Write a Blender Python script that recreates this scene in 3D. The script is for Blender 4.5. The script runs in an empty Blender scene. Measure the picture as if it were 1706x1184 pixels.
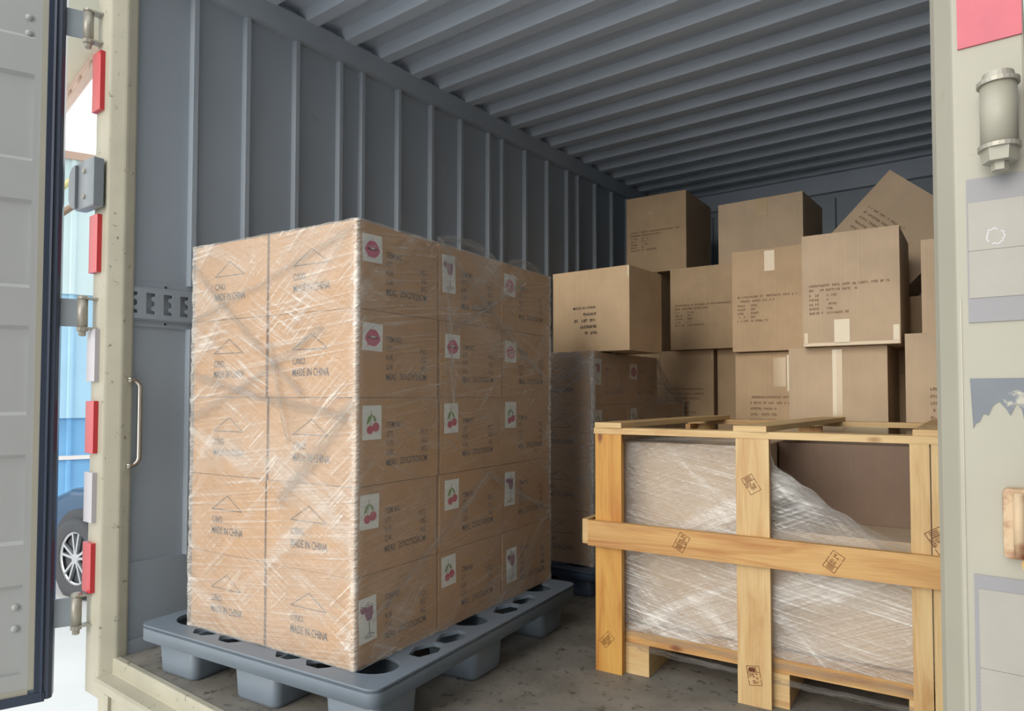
import bpy, bmesh, math, random
from mathutils import Vector, Matrix, noise
R = math.radians
rnd = random.Random(7)
C = bpy.context.scene.collection
sc = bpy.context.scene

# ---------------------------------------------------------------- camera
cam_d = bpy.data.cameras.new('camera'); cam = bpy.data.objects.new('camera', cam_d); C.objects.link(cam)
cam.location = (0, 0, 0.9)
cam.rotation_euler = (R(90 + 1.836), 0, R(36.76))
cam_d.sensor_width = 36; cam_d.lens = 1132.6 / 1706 * 36
cam_d.shift_x = -28.1 / 1706; cam_d.shift_y = 30.4 / 1706
cam_d.clip_start = 0.02; cam_d.clip_end = 300
sc.camera = cam

# ---------------------------------------------------------------- world, sun, exposure
w = bpy.data.worlds.new('sky'); sc.world = w; w.use_nodes = True
nt = w.node_tree; nt.nodes.clear()
out = nt.nodes.new('ShaderNodeOutputWorld'); bg = nt.nodes.new('ShaderNodeBackground')
tc = nt.nodes.new('ShaderNodeTexCoord'); sx = nt.nodes.new('ShaderNodeSeparateXYZ'); rp = nt.nodes.new('ShaderNodeValToRGB')
nt.links.new(tc.outputs['Generated'], sx.inputs[0]); nt.links.new(sx.outputs['Z'], rp.inputs[0])
rp.color_ramp.elements[0].position = 0.0; rp.color_ramp.elements[0].color = (1.0, 0.985, 0.95, 1)
rp.color_ramp.elements[1].position = 0.8; rp.color_ramp.elements[1].color = (0.90, 0.95, 1.0, 1)
nt.links.new(rp.outputs[0], bg.inputs[0]); bg.inputs[1].default_value = 1.95
nt.links.new(bg.outputs[0], out.inputs[0])
sd = bpy.data.lights.new('sun', 'SUN'); sd.energy = 1.7; sd.angle = R(40); sd.color = (1, 0.93, 0.82)
so = bpy.data.objects.new('sun', sd); C.objects.link(so)
so.rotation_euler = Vector((0.04, 0.92, -0.30)).to_track_quat('-Z', 'Y').to_euler()
sc.view_settings.view_transform = 'Standard'; sc.view_settings.look = 'None'
sc.view_settings.gamma = 1; sc.view_settings.use_curve_mapping = False
sc.view_settings.exposure = 0.0

# ---------------------------------------------------------------- helpers
def lin(c):
    return tuple((x / 255 / 12.92 if x / 255 <= .04045 else ((x / 255 + .055) / 1.055) ** 2.4) for x in c) + (1,)
def newmat(name):
    m = bpy.data.materials.new(name); m.use_nodes = True
    return m, m.node_tree, m.node_tree.nodes['Principled BSDF']
def N(t, k, **kw):
    n = t.nodes.new(k)
    for a, b in kw.items(): setattr(n, a, b)
    return n
def mapping(t, src='Object', rot=0, scale=(1, 1, 1)):
    tcn = N(t, 'ShaderNodeTexCoord'); mp = N(t, 'ShaderNodeMapping')
    t.links.new(tcn.outputs[src], mp.inputs[0])
    mp.inputs['Rotation'].default_value = (0, 0, R(rot)); mp.inputs['Scale'].default_value = scale
    return mp
def noise_n(t, mp, scale=1, detail=3, rough=.5):
    n = N(t, 'ShaderNodeTexNoise'); n.inputs['Scale'].default_value = scale
    n.inputs['Detail'].default_value = detail; n.inputs['Roughness'].default_value = rough
    t.links.new(mp.outputs[0], n.inputs['Vector']); return n
def ramp(t, src, a, b, c0=(0, 0, 0, 1), c1=(1, 1, 1, 1)):
    r = N(t, 'ShaderNodeValToRGB'); e = r.color_ramp.elements
    e[0].position = a; e[0].color = c0; e[1].position = b; e[1].color = c1
    t.links.new(src, r.inputs[0]); return r
def math_n(t, op, a, b, clamp=False):
    n = N(t, 'ShaderNodeMath', operation=op); n.use_clamp = clamp
    for i, v in enumerate((a, b)):
        if isinstance(v, (int, float)): n.inputs[i].default_value = v
        else: t.links.new(v, n.inputs[i])
    return n.outputs[0]
def mixc(t, fac, a, b, mode='MIX'):
    n = N(t, 'ShaderNodeMix', data_type='RGBA', blend_type=mode)
    for i, v in ((0, fac), (6, a), (7, b)):
        if isinstance(v, (int, float)): n.inputs[i].default_value = v
        elif isinstance(v, tuple): n.inputs[i].default_value = v
        else: t.links.new(v, n.inputs[i])
    return n.outputs[2]
def bump(t, p, h, strength=.3, dist=.002):
    b = N(t, 'ShaderNodeBump'); b.inputs['Strength'].default_value = strength; b.inputs['Distance'].default_value = dist
    t.links.new(h, b.inputs['Height']); t.links.new(b.outputs[0], p.inputs['Normal'])
def plain(name, col, rough=.6, metal=0, var=.0, vscale=3, dirt=None, dscale=14, dth=(.62, .72), bmp=0):
    m, t, p = newmat(name)
    p.inputs['Roughness'].default_value = rough; p.inputs['Metallic'].default_value = metal
    c = lin(col); mp = mapping(t)
    src = None
    if var:
        n = noise_n(t, mp, vscale, 4)
        a = tuple(x * (1 - var) for x in c[:3]) + (1,); b = tuple(min(1, x * (1 + var)) for x in c[:3]) + (1,)
        r = ramp(t, n.outputs['Fac'], .3, .7, a, b); src = r.outputs[0]
    if dirt:
        n2 = noise_n(t, mp, dscale, 8, .65); r2 = ramp(t, n2.outputs['Fac'], dth[0], dth[1])
        src = mixc(t, r2.outputs[0], src if src else c, lin(dirt))
    if src: t.links.new(src, p.inputs['Base Color'])
    else: p.inputs['Base Color'].default_value = c
    if bmp:
        n3 = noise_n(t, mp, 60, 4); bump(t, p, n3.outputs['Fac'], bmp, .003)
    return m

def cardboard(name, col, scale=1.0):
    m, t, p = newmat(name); p.inputs['Roughness'].default_value = .78
    c = lin(col); mp = mapping(t)
    n = noise_n(t, mp, 5, 5, .6)
    a = tuple(x * .88 for x in c[:3]) + (1,); b = tuple(x * 1.08 for x in c[:3]) + (1,)
    r = ramp(t, n.outputs['Fac'], .3, .7, a, b)
    mp2 = mapping(t, scale=(260, 260, 2)); n2 = noise_n(t, mp2, 1, 1)
    r2 = ramp(t, n2.outputs['Fac'], .3, .8, (.93, .93, .93, 1), (1, 1, 1, 1))
    t.links.new(mixc(t, 1.0, r.outputs[0], r2.outputs[0], 'MULTIPLY'), p.inputs['Base Color'])
    bump(t, p, n.outputs['Fac'], .25, .004)
    return m

def wood(name, base=(212, 172, 112), dark=(178, 124, 68)):
    m, t, p = newmat(name); p.inputs['Roughness'].default_value = .55
    mp = mapping(t, 'UV', 0, (1.2, 9, 1)); n = noise_n(t, mp, 1.6, 4, .55); n.inputs['Distortion'].default_value = 1.2
    r = ramp(t, n.outputs['Fac'], .32, .68, lin(base), lin(dark))
    r.color_ramp.elements.new(.5).color = lin(tuple((a * .7 + b * .3) for a, b in zip(base, dark)))
    mp2 = mapping(t, 'UV', 0, (6, 260, 1)); n2 = noise_n(t, mp2, 1, 2)
    r2 = ramp(t, n2.outputs['Fac'], .3, .7, (.86, .84, .8, 1), (1, 1, 1, 1))
    col = mixc(t, 1.0, r.outputs[0], r2.outputs[0], 'MULTIPLY')
    mp3 = mapping(t, 'UV', 0, (3.2, 7, 1)); v = N(t, 'ShaderNodeTexVoronoi'); v.inputs['Scale'].default_value = 1.0
    t.links.new(mp3.outputs[0], v.inputs['Vector'])
    rk = ramp(t, v.outputs['Distance'], .03, .09, (1, 1, 1, 1), (0, 0, 0, 1))
    col = mixc(t, rk.outputs[0], col, lin((128, 76, 40)))
    t.links.new(col, p.inputs['Base Color']); bump(t, p, n2.outputs['Fac'], .2, .001)
    return m

def film(name, rot=-12, amount=1.0, base=.10, tint=(.92, .88, .81), diag=1.0):
    """stretch film: clear sheet with dense streaks where it is bunched and stretched"""
    m, t, p = newmat(name)
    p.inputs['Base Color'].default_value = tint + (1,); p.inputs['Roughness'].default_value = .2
    p.inputs['Specular IOR Level'].default_value = .9
    def streak(rot, sx_, sy_, lo, hi, dist=.6):
        mp = mapping(t, 'UV', rot, (1 / sx_, 1 / sy_, 1)); mp.vector_type = 'TEXTURE'; n = noise_n(t, mp, 1, 4, .6); n.inputs['Distortion'].default_value = dist
        return n, ramp(t, n.outputs['Fac'], lo, hi).outputs[0]
    n1, s1 = streak(rot, 2.2, 115, .50, .74, .35)
    n2, s2 = streak(rot + 34, 3.5, 105, .52, .72, .4)
    n3, s3 = streak(rot - 34, 3.5, 95, .52, .72, .4)
    _, m1 = streak(25, 2.2, 4.0, .42, .62, .2); _, m2 = streak(-40, 2.4, 5.0, .50, .62, .2); _, m3 = streak(60, 1.8, 4.4, .52, .66, .2)
    _, b1 = streak(rot + 36, 1.0, 8.0, .55, .63, .25); _, b2 = streak(rot - 30, 1.1, 7.0, .56, .64, .25); _, b3 = streak(rot, 2.0, 3.0, .42, .66, .2)
    f = math_n(t, 'MULTIPLY', s1, math_n(t, 'ADD', math_n(t, 'MULTIPLY', m1, .75), .2))
    f = math_n(t, 'ADD', f, math_n(t, 'MULTIPLY', math_n(t, 'MULTIPLY', s2, m2), diag)); f = math_n(t, 'ADD', f, math_n(t, 'MULTIPLY', math_n(t, 'MULTIPLY', s3, m3), diag))
    f = math_n(t, 'ADD', f, math_n(t, 'MULTIPLY', math_n(t, 'ADD', b1, b2), .35))
    f = math_n(t, 'ADD', f, math_n(t, 'MULTIPLY', b3, .22))
    at = N(t, 'ShaderNodeAttribute'); at.attribute_name = 'edge'
    _, c1 = streak(rot + 4, 14, 170, .40, .62, .8)
    f = math_n(t, 'ADD', f, math_n(t, 'MULTIPLY', at.outputs['Fac'], math_n(t, 'ADD', math_n(t, 'MULTIPLY', c1, .62), .12)))
    f = math_n(t, 'MULTIPLY', f, .62 * amount); f = math_n(t, 'ADD', f, base, True)
    f = math_n(t, 'MINIMUM', f, .86)
    h = math_n(t, 'ADD', n1.outputs['Fac'], math_n(t, 'ADD', n2.outputs['Fac'], n3.outputs['Fac']))
    bp = N(t, 'ShaderNodeBump'); bp.inputs['Strength'].default_value = .9; bp.inputs['Distance'].default_value = .006
    t.links.new(h, bp.inputs['Height']); t.links.new(bp.outputs[0], p.inputs['Normal'])
    tr = N(t, 'ShaderNodeBsdfTransparent'); gl = N(t, 'ShaderNodeBsdfGlossy'); gl.inputs['Roughness'].default_value = .16
    t.links.new(bp.outputs[0], gl.inputs['Normal'])
    mx = N(t, 'ShaderNodeMixShader'); t.links.new(f, mx.inputs[0]); t.links.new(tr.outputs[0], mx.inputs[1]); t.links.new(p.outputs[0], mx.inputs[2])
    mg = N(t, 'ShaderNodeMixShader'); mg.inputs[0].default_value = .07
    t.links.new(mx.outputs[0], mg.inputs[1]); t.links.new(gl.outputs[0], mg.inputs[2])
    t.links.new(mg.outputs[0], t.nodes['Material Output'].inputs[0])
    return m

M = dict(
    steel=plain('grey_blue_painted_steel', (166, 176, 186), .5, .0, .05, 2, (146, 152, 158), 10, (.66, .8)),
    ceil=plain('ceiling_painted_steel', (186, 196, 208), .42, .0, .05, 2),
    cream=plain('cream_paint', (164, 161, 147), .45, 0, .04, 5, (160, 154, 134), 22, (.64, .74)),
    creamworn=plain('worn_cream_paint', (178, 174, 156), .5, 0, .06, 8, (104, 96, 74), 30, (.62, .69)),
    doorin=plain('grey_door_lining', (166, 168, 168), .5, 0, .03, 3),
    rubber=plain('black_rubber', (48, 58, 76), .28),
    floor=plain('dirty_plate_floor', (128, 124, 116), .65, 0, .22, 7, (58, 52, 44), 26, (.56, .68), .3),
    outer=plain('outer_paint', (190, 188, 176), .5),
    pallet=plain('grey_plastic', (118, 130, 142), .42, 0, .05, 6),
    pallet2=plain('dark_blue_plastic', (70, 84, 104), .5),
    card=cardboard('cardboard', (190, 146, 98)),
    card2=cardboard('cardboard_large', (196, 168, 134)),
    card3=cardboard('cardboard_pale', (200, 176, 148)),
    ink=plain('faded_ink', (52, 42, 48), .8), inklight=plain('faint_ink', (128, 102, 80), .8),
    burn=plain('burned_brand', (104, 56, 30), .8),
    paper=plain('label_paper', (232, 236, 230), .6),
    lips=plain('pink_print', (200, 74, 120), .6), lipsdark=plain('dark_pink_print', (110, 40, 70), .6),
    cherry=plain('cherry_print', (190, 60, 92), .6), leaf=plain('green_print', (110, 150, 76), .6),
    wine=plain('wine_print', (140, 80, 120), .6), line=plain('grey_line_print', (90, 90, 90), .6),
    wood=wood('pine_board'), wood2=wood('pale_pine_board', (216, 188, 138), (190, 148, 96)),
    woodend=plain('sawn_end_grain', (226, 190, 150), .7, 0, .1, 40),
    woodor=wood('orange_pine_board', (212, 164, 84), (184, 120, 50)),
    red=plain('red_reflector', (200, 54, 62), .25, 0), white=plain('white_reflector', (190, 186, 192), .3, 0),
    redtape=plain('red_reflective_tape', (190, 78, 96), .35, 0, .08, 30, (196, 140, 130), 25, (.68, .74)),
    silvertape=plain('silver_reflective_tape', (162, 158, 150), .5, .0, .04, 20),
    silverdull=plain('dull_tape_end', (142, 141, 144), .5, .0),
    peel=plain('peeled_sticker', (112, 118, 126), .5, 0, .1, 12, (176, 173, 158), 14, (.56, .60)),
    rust=plain('rusted_cream_steel', (196, 172, 140), .6, 0, .08, 10, (136, 78, 46), 12, (.46, .6)),
    ruststain=plain('rust_stain', (212, 178, 120), .6, 0, .1, 12),
    chrome=plain('polished_steel_bar', (214, 208, 196), .2, 1.0),
    hinge=plain('grey_hinge_steel', (168, 164, 152), .4, .3, .1, 20),
    lampgrey=plain('grey_bracket_paint', (142, 150, 156), .38, 0, .06, 8),
    tape=plain('clear_packing_tape', (196, 172, 136), .12),
    tapeglint=plain('packing_tape_glint', (206, 190, 158), .08),  # paler tape tone, glints put into the colour
    film1=film('stretch_film_front', 6, .88, .13), film2=film('stretch_film_back_shaded', -5, .7, .26, (.50, .47, .44)), film1b=film('stretch_film_side', 8, .6, .13),  # back film tint darkened with the near stack's shade
    film3=film('stretch_film_crate', -11, 1.1, .12, (.92, .91, .87), .4),
    dark=plain('slot_dark', (46, 50, 54), .8),
    conc=plain('pale_concrete', (224, 224, 222), .8, 0, .05, 1.2, (180, 180, 178), 1.6, (.6, .75)),
    bluewall=plain('blue_sheet', (120, 176, 220), .5, 0, .06, 2), bluemid=plain('pale_blue_sheet', (168, 208, 232), .5, 0, .05, 2),
    bluepale=plain('glare_white_sheet', (206, 228, 232), .5, 0, .04, 2), seam=plain('sheet_seam', (118, 158, 186), .5),  # upper sheets whitened, glare put into their colour
    canopy=plain('beige_canopy', (206, 198, 176), .7), pink=plain('pinkish_steel', (200, 172, 156), .6),
    yellow=plain('yellow_pole', (216, 208, 150), .5), brown=plain('brown_pole', (150, 124, 104), .5),
    carpaint=plain('dark_blue_car_paint', (58, 86, 116), .12, .3), tyre=plain('tyre_rubber', (70, 72, 76), .8),
    alloy=plain('alloy_wheel', (190, 192, 196), .3, .6), glass=plain('car_glass', (30, 38, 44), .05),
    redcloth=plain('red_plastic_sheet', (204, 40, 52), .4), whitepaint=plain('white_print', (226, 220, 216), .6),
)
M['cardshade'] = cardboard('cardboard_shaded', (128, 106, 90)); M['woodend'].name = 'sawn_end_grain'  # shade inside the crate put into this darker cardboard colour

def obj(name, me, mats, parent=None, loc=None, rz=0, kind=None):
    if isinstance(me, bmesh.types.BMesh):
        b = me; me = bpy.data.meshes.new(name); b.normal_update(); b.to_mesh(me); b.free()
    if not isinstance(mats, (list, tuple)): mats = [mats]
    if len(me.materials) == 0:
        for m in mats: me.materials.append(m)
    o = bpy.data.objects.new(name, me); C.objects.link(o)
    if parent: o.parent = parent
    if loc is not None: o.location = loc
    o.rotation_euler[2] = rz
    if kind: o['kind'] = kind
    return o
def tag(o, label, cat, group=None):
    o['label'] = label; o['category'] = cat
    if group: o['group'] = group
    return o
def thing(name, label, cat, loc=(0, 0, 0), rz=0, group=None):
    o = bpy.data.objects.new(name, None); C.objects.link(o); o.location = loc; o.rotation_euler[2] = rz
    o.empty_display_size = .05
    return tag(o, label, cat, group)
def B():
    b = bmesh.new(); b.loops.layers.uv.new('UVMap'); return b
def box(b, lo, hi, mat=None, mi=0, uvoff=None):
    uv = b.loops.layers.uv.active
    lo = Vector(lo); hi = Vector(hi); s = hi - lo
    L = max(range(3), key=lambda i: s[i]); off = uvoff if uvoff is not None else (rnd.uniform(0, 40), rnd.uniform(0, 40))
    vs = [b.verts.new((lo.x if not i & 1 else hi.x, lo.y if not i & 2 else hi.y, lo.z if not i & 4 else hi.z)) for i in range(8)]
    loc = [v.co.copy() for v in vs]
    fs = []
    for q, ax in (((0, 2, 3, 1), 2), ((4, 5, 7, 6), 2), ((0, 1, 5, 4), 1), ((2, 6, 7, 3), 1), ((0, 4, 6, 2), 0), ((1, 3, 7, 5), 0)):
        f = b.faces.new([vs[i] for i in q]); f.material_index = mi; fs.append(f)
        rest = [i for i in range(3) if i != ax]
        ua = L if L in rest else rest[0]; va = [i for i in rest if i != ua][0]
        for l, i in zip(f.loops, q): l[uv].uv = (loc[i][ua] + off[0], loc[i][va] + off[1])
    if mat is not None:
        for v in vs: v.co = mat @ v.co
    return fs
def cyl(b, p0, p1, r0, r1=None, seg=20, mi=0, caps=True):
    r1 = r0 if r1 is None else r1; p0 = Vector(p0); p1 = Vector(p1)
    d = (p1 - p0).normalized(); a = d.orthogonal().normalized(); c = d.cross(a)
    A = [b.verts.new(p0 + (a * math.cos(2 * math.pi * i / seg) + c * math.sin(2 * math.pi * i / seg)) * r0) for i in range(seg)]
    D = [b.verts.new(p1 + (a * math.cos(2 * math.pi * i / seg) + c * math.sin(2 * math.pi * i / seg)) * r1) for i in range(seg)]
    for i in range(seg):
        f = b.faces.new((A[i], A[(i + 1) % seg], D[(i + 1) % seg], D[i])); f.smooth = True; f.material_index = mi
    if caps:
        f = b.faces.new(A[::-1]); f.material_index = mi; f = b.faces.new(D); f.material_index = mi
def tube(b, pts, r, seg=14):
    pts = [Vector(p) for p in pts]; rings = []
    a = None
    for i, p in enumerate(pts):
        d = (pts[min(i + 1, len(pts) - 1)] - pts[max(i - 1, 0)]).normalized()
        a = d.orthogonal().normalized() if a is None else (a - d * a.dot(d)).normalized(); c = d.cross(a)
        rings.append([b.verts.new(p + (a * math.cos(2 * math.pi * k / seg) + c * math.sin(2 * math.pi * k / seg)) * r) for k in range(seg)])
    for q, s in zip(rings, rings[1:]):
        for k in range(seg):
            f = b.faces.new((q[k], q[(k + 1) % seg], s[(k + 1) % seg], s[k])); f.smooth = True
    b.faces.new(rings[0][::-1]); b.faces.new(rings[-1])
def lathe(b, c, prof, seg=20, mi=0):
    c = Vector(c); rg = [[b.verts.new(c + Vector((q * math.cos(2 * math.pi * i / seg), q * math.sin(2 * math.pi * i / seg), z))) for i in range(seg)] for q, z in prof]
    for A, D in zip(rg, rg[1:]):
        for i in range(seg): f = b.faces.new((A[i], A[(i + 1) % seg], D[(i + 1) % seg], D[i])); f.material_index = mi
    b.faces.new(rg[0][::-1]); b.faces.new(rg[-1]); bmesh.ops.recalc_face_normals(b, faces=b.faces[:])
def prism(b, poly, z0, z1, axis='z', mi=0):
    """poly = list of (a,b); extruded along axis"""
    def P(a, c, h): return {'z': (a, c, h), 'x': (h, a, c), 'y': (a, h, c)}[axis]
    A = [b.verts.new(P(a, c, z0)) for a, c in poly]; D = [b.verts.new(P(a, c, z1)) for a, c in poly]
    n = len(poly)
    for i in range(n):
        f = b.faces.new((A[i], A[(i + 1) % n], D[(i + 1) % n], D[i])); f.material_index = mi
    f = b.faces.new(A[::-1]); f.material_index = mi; f = b.faces.new(D); f.material_index = mi
    bmesh.ops.recalc_face_normals(b, faces=b.faces[:])
def bev(b, w=.003, seg=1, ang=50):
    es = [e for e in b.edges if len(e.link_faces) == 2 and e.calc_face_angle(0) > R(ang)]
    bmesh.ops.bevel(b, geom=es, offset=w, segments=seg, affect='EDGES', profile=.6, clamp_overlap=True)
    return b
def eval_mesh(o):
    dg = bpy.context.evaluated_depsgraph_get(); dg.update()
    me = bpy.data.meshes.new_from_object(o.evaluated_get(dg)); return me
def shape2d(loops, depth, bevel=0):
    """flat shape in XY with holes, centred extrusion along Z"""
    cu = bpy.data.curves.new('tmp', 'CURVE'); cu.dimensions = '2D'; cu.fill_mode = 'BOTH'
    cu.extrude = depth / 2 - bevel; cu.bevel_depth = bevel
    for L in loops:
        s = cu.splines.new('POLY'); s.points.add(len(L) - 1); s.use_cyclic_u = True
        for p, q in zip(s.points, L): p.co = (q[0], q[1], 0, 1)
    o = bpy.data.objects.new('tmp', cu); C.objects.link(o); me = eval_mesh(o)
    bpy.data.objects.remove(o); bpy.data.curves.remove(cu); me.materials.clear(); return me
_tc = {}
def text_verts(s):
    if s not in _tc:
        cu = bpy.data.curves.new('tmp', 'FONT'); cu.body = s; cu.size = 1; cu.resolution_u = 2
        cu.offset = .003
        o = bpy.data.objects.new('tmp', cu); C.objects.link(o); me = eval_mesh(o)
        vs = [v.co.copy() for v in me.vertices]; fs = [tuple(p.vertices) for p in me.polygons]
        bpy.data.objects.remove(o); bpy.data.curves.remove(cu); bpy.data.meshes.remove(me)
        x0 = min(v.x for v in vs); x1 = max(v.x for v in vs); y0 = min(v.y for v in vs); y1 = max(v.y for v in vs)
        _tc[s] = ([((v.x - x0) / (x1 - x0), (v.y - y0) / (y1 - y0)) for v in vs], fs)
    return _tc[s]
def text(b, s, fr, x, y, wd, ht, mi=0):
    """fr(x,y)->Vector. text box with lower left x,y"""
    vs, fs = text_verts(s)
    V = [b.verts.new(fr(x + a * wd, y + c * ht)) for a, c in vs]
    for f in fs:
        try: b.faces.new([V[i] for i in f]).material_index = mi
        except ValueError: pass
def line2(b, fr, p, q, wd, mi=0):
    p = Vector(p); q = Vector(q); d = (q - p).normalized(); n = Vector((-d.y, d.x)) * wd / 2; d = d * wd / 2
    f = b.faces.new([b.verts.new(fr(*v)) for v in (p - n - d, q - n + d, q + n + d, p + n - d)]); f.material_index = mi
def poly2(b, fr, pts, mi=0):
    f = b.faces.new([b.verts.new(fr(*p)) for p in pts]); f.material_index = mi
def blob(b, fr, cx, cy, rx, ry, mi=0, n=16, rot=0):
    c, s = math.cos(rot), math.sin(rot)
    poly2(b, fr, [(cx + rx * math.cos(t) * c - ry * math.sin(t) * s, cy + rx * math.cos(t) * s + ry * math.sin(t) * c) for t in [2 * math.pi * i / n for i in range(n)]], mi)
def glyphs(b, fr, x, y, wd, ht, rr, mi=0):
    """an illegible printed line"""
    px = x
    while px < x + wd:
        gw = ht * rr.uniform(.45, .8)
        if rr.random() < .86:
            k = rr.randint(0, 2)
            line2(b, fr, (px, y), (px, y + ht), ht * .2, mi)
            if k: line2(b, fr, (px, y + ht * (.9 if k == 1 else .1)), (px + gw * .7, y + ht * (.9 if k == 1 else .1)), ht * .2, mi)
            line2(b, fr, (px + gw * .65, y + ht * rr.choice((0, .4))), (px + gw * .65, y + ht * rr.choice((.6, 1))), ht * .2, mi)
        px += gw + ht * .25

# ================================================================= SETTING
WL, YF, YB, ZC = -2.566, 1.045, 5.30, 2.52   # left wall, door plane, back wall, ceiling
YB = 5.36
XR = -0.06
# floor
b = B(); box(b, (WL - .03, 1.058, -.06), (XR + .03, YB + .03, 0)); obj('floor', b, M['floor'], kind='structure')
# left wall with hat ribs
ribs = [v * .9 for v in (1.414, 1.651, 1.906, 2.162, 2.305, 2.562, 2.82, 3.074, 3.344, 3.48, 3.738, 4.006, 4.266, 4.417, 4.676, 4.946, 5.21, 5.36, 5.62)]
def side_wall(name, x, sgn):
    b = B(); x0, x1 = sorted((x, x - sgn * .03)); box(b, (x0, YF, -.06), (x1, YB + .03, 2.6))
    for y in ribs:
        pr = [(x, y), (x + sgn * .026, y + .004), (x + sgn * .026, y + .022), (x, y + .028)]
        for za, zb_ in (((.31, 1.148), (1.31, 2.445)) if sgn > 0 else ((.31, 2.445),)): prism(b, pr if sgn > 0 else pr[::-1], za, zb_, 'z')
    bmesh.ops.recalc_face_normals(b, faces=b.faces[:])
    return obj(name, b, M['steel'], kind='structure')
side_wall('wall_left', WL, 1); side_wall('wall_right', XR, -1)
b = B(); box(b, (WL, YB, 0), (XR, YB + .03, 2.6))
for i in range(10):
    x = WL + .2 + i * .235
    prism(b, [(x, YB), (x + .004, YB - .026), (x + .024, YB - .026), (x + .03, YB)][::-1], .31, 2.36, 'z')
obj('wall_back', b, M['steel'], kind='structure')
# ceiling: trapezoidal corrugation running across
pts = []; P = .2062; y = .9 * 1.951 - 4 * P
pts.append((1.0, 2.582))
while y < YB:
    if y - .026 > 1.0: pts += [(y - .014, 2.582), (y, 2.532), (y + .058, 2.532), (y + .078, 2.582)]
    y += P
pts.append((YB + .03, 2.582)); 
b = B()
prism(b, pts + [(YB + .03, 2.62), (1.0, 2.62)], WL, XR, 'x')
for f in b.faces: f.normal_flip() if False else None
obj('ceiling', b, M['ceil'], kind='structure')
# rails between wall and ceiling
for nm, x0, x1 in (('trim_1', WL, WL + .046), ('trim_2', XR - .046, XR)):
    b = B(); box(b, (x0, YF, 2.44), (x1, YB, 2.538)); bev(b, .006, 2); obj(nm, b, M['steel'], kind='structure')
b = B(); box(b, (WL + .046, YB - .05, 2.40), (XR - .046, YB, 2.535)); bev(b, .006, 2); obj('trim_3', b, M['ceil'], kind='structure')
# kick plates and base strips
for nm, sg, x in (('left', 1, WL), ('right', -1, XR)):
    b = B(); x0, x1 = sorted((x, x + sg * .006)); box(b, (x0, YF, .045), (x1, YB, .312)); obj('trim_4' if sg > 0 else 'trim_5', b, M['steel'], kind='structure')
    b = B(); x0, x1 = sorted((x, x + sg * .014)); box(b, (x0, YF, 0), (x1, YB, .045)); bev(b, .004); obj('baseboard_' + nm, b, M['steel'], kind='structure')
# rear frame: posts, sill, header
b = B(); prism(b, [(-2.684, 1.0), (-2.574, 1.0), (-2.566, 1.012), (-2.545, 1.045), (-2.545, 1.08), (-2.566, 1.085), (-2.684, 1.085)], -.13, 2.7, 'z')
bev(b, .006, 2, 25); obj('trim_6', b, M['creamworn'], kind='structure')
b = B(); prism(b, [(-.106, 1.045), (-.1, 1.03), (-.078, 1.0), (-.004, 1.0), (-.004, 1.085), (-.09, 1.085), (-.106, 1.07)], -.4, 2.7, 'z')
bev(b, .003, 2, 25); obj('trim_7', b, M['cream'], kind='structure')
b = B(); prism(b, [(1.058, .003), (1.040, .003), (1.036, .0), (1.036, -.05), (.992, -.054), (.985, -.06), (.985, -.085), (1.0, -.09), (1.0, -.30), (1.058, -.30)], -2.574, -.078, 'x')
for i in range(12):
    x = -2.5 + i * .2
    box(b, (x, .99, -.30), (x + .03, 1.001, -.09))
bev(b, .002); obj('trim_8', b, M['creamworn'], kind='structure')
b = B(); box(b, (-2.684, 1.0, 2.56), (-.004, 1.085, 2.74)); bev(b, .004); obj('trim_9', b, M['cream'], kind='structure')
# truck chassis body below the floor keeps the underside closed
b = B(); box(b, (-2.55, 1.3, -.32), (-.1, YB, -.065)); obj('trim_10', b, M['outer'], kind='structure')
# ground
b = B(); box(b, (-60, -60, -1.0), (60, 60, -.9)); obj('floor_outside', b, M['conc'], kind='structure')

# unseen wall added to shade the light coming from the right
b = B(); box(b, (1.7, -9, -.9), (1.9, 7, 6)); obj('wall_added_shade', b, plain('shade_wall_grey', (112, 108, 102), .9), kind='structure')
# ---------------------------------------------------------------- open door (hinged on the left post)
dang = R(-(90 + 19.9))          # local +x runs from the hinge edge out along the door
door = bpy.data.objects.new('door_1', None); C.objects.link(door); door['kind'] = 'structure'
door.location = (-2.68, .9, 0); door.rotation_euler[2] = dang      # local +y points to the +X world side (inner face)
DZ0, DZ1, DW = -.075, 2.52, 1.20
zed = [2.60, 2.49, 2.27, 2.115, 1.985, 1.695, 1.555, 1.265, 1.13, .838, .70, .41, .27, -.02]
b = B(); prof = [(-.045, DZ0), (0, DZ0)]
# panel with alternating pressed fields
box(b, (.066, -.045, DZ0), (DW, -.006, DZ1), uvoff=(0, 0))
box(b, (.066, -.006, DZ0), (.086, .004, DZ1)); box(b, (.086, -.006, DZ0), (DW, .004, -.02))
for hi, lo in ((2.115, 1.985), (1.695, 1.555), (1.265, 1.13), (.838, .70), (.41, .27)):
    prism(b, [(-.006, lo - .008), (.004, lo + .004), (.004, hi - .004), (-.006, hi + .008)], .086, DW, 'x')
panel = obj('door_panel', b, M['doorin'], door, kind='structure')
b = B(); box(b, (.050, -.045, DZ0), (.067, .006, DZ1)); box(b, (.066, -.045, DZ0 - .02), (DW, .006, DZ0 + .004)); bev(b, .003)
obj('cream_edge_strip', b, M['cream'], door)
b = B()
prism(b, [(-.004, -.04), (.0, .002), (.010, .012), (.022, .008), (.028, .016), (.033, .008), (.050, .010), (.050, -.045)], DZ0 - .04, DZ1, 'z')
box(b, (.02, -.04, DZ0 - .045), (DW, .012, DZ0 - .014))
bev(b, .002, 2, 30); obj('rubber_seal', b, M['rubber'], door)
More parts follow.
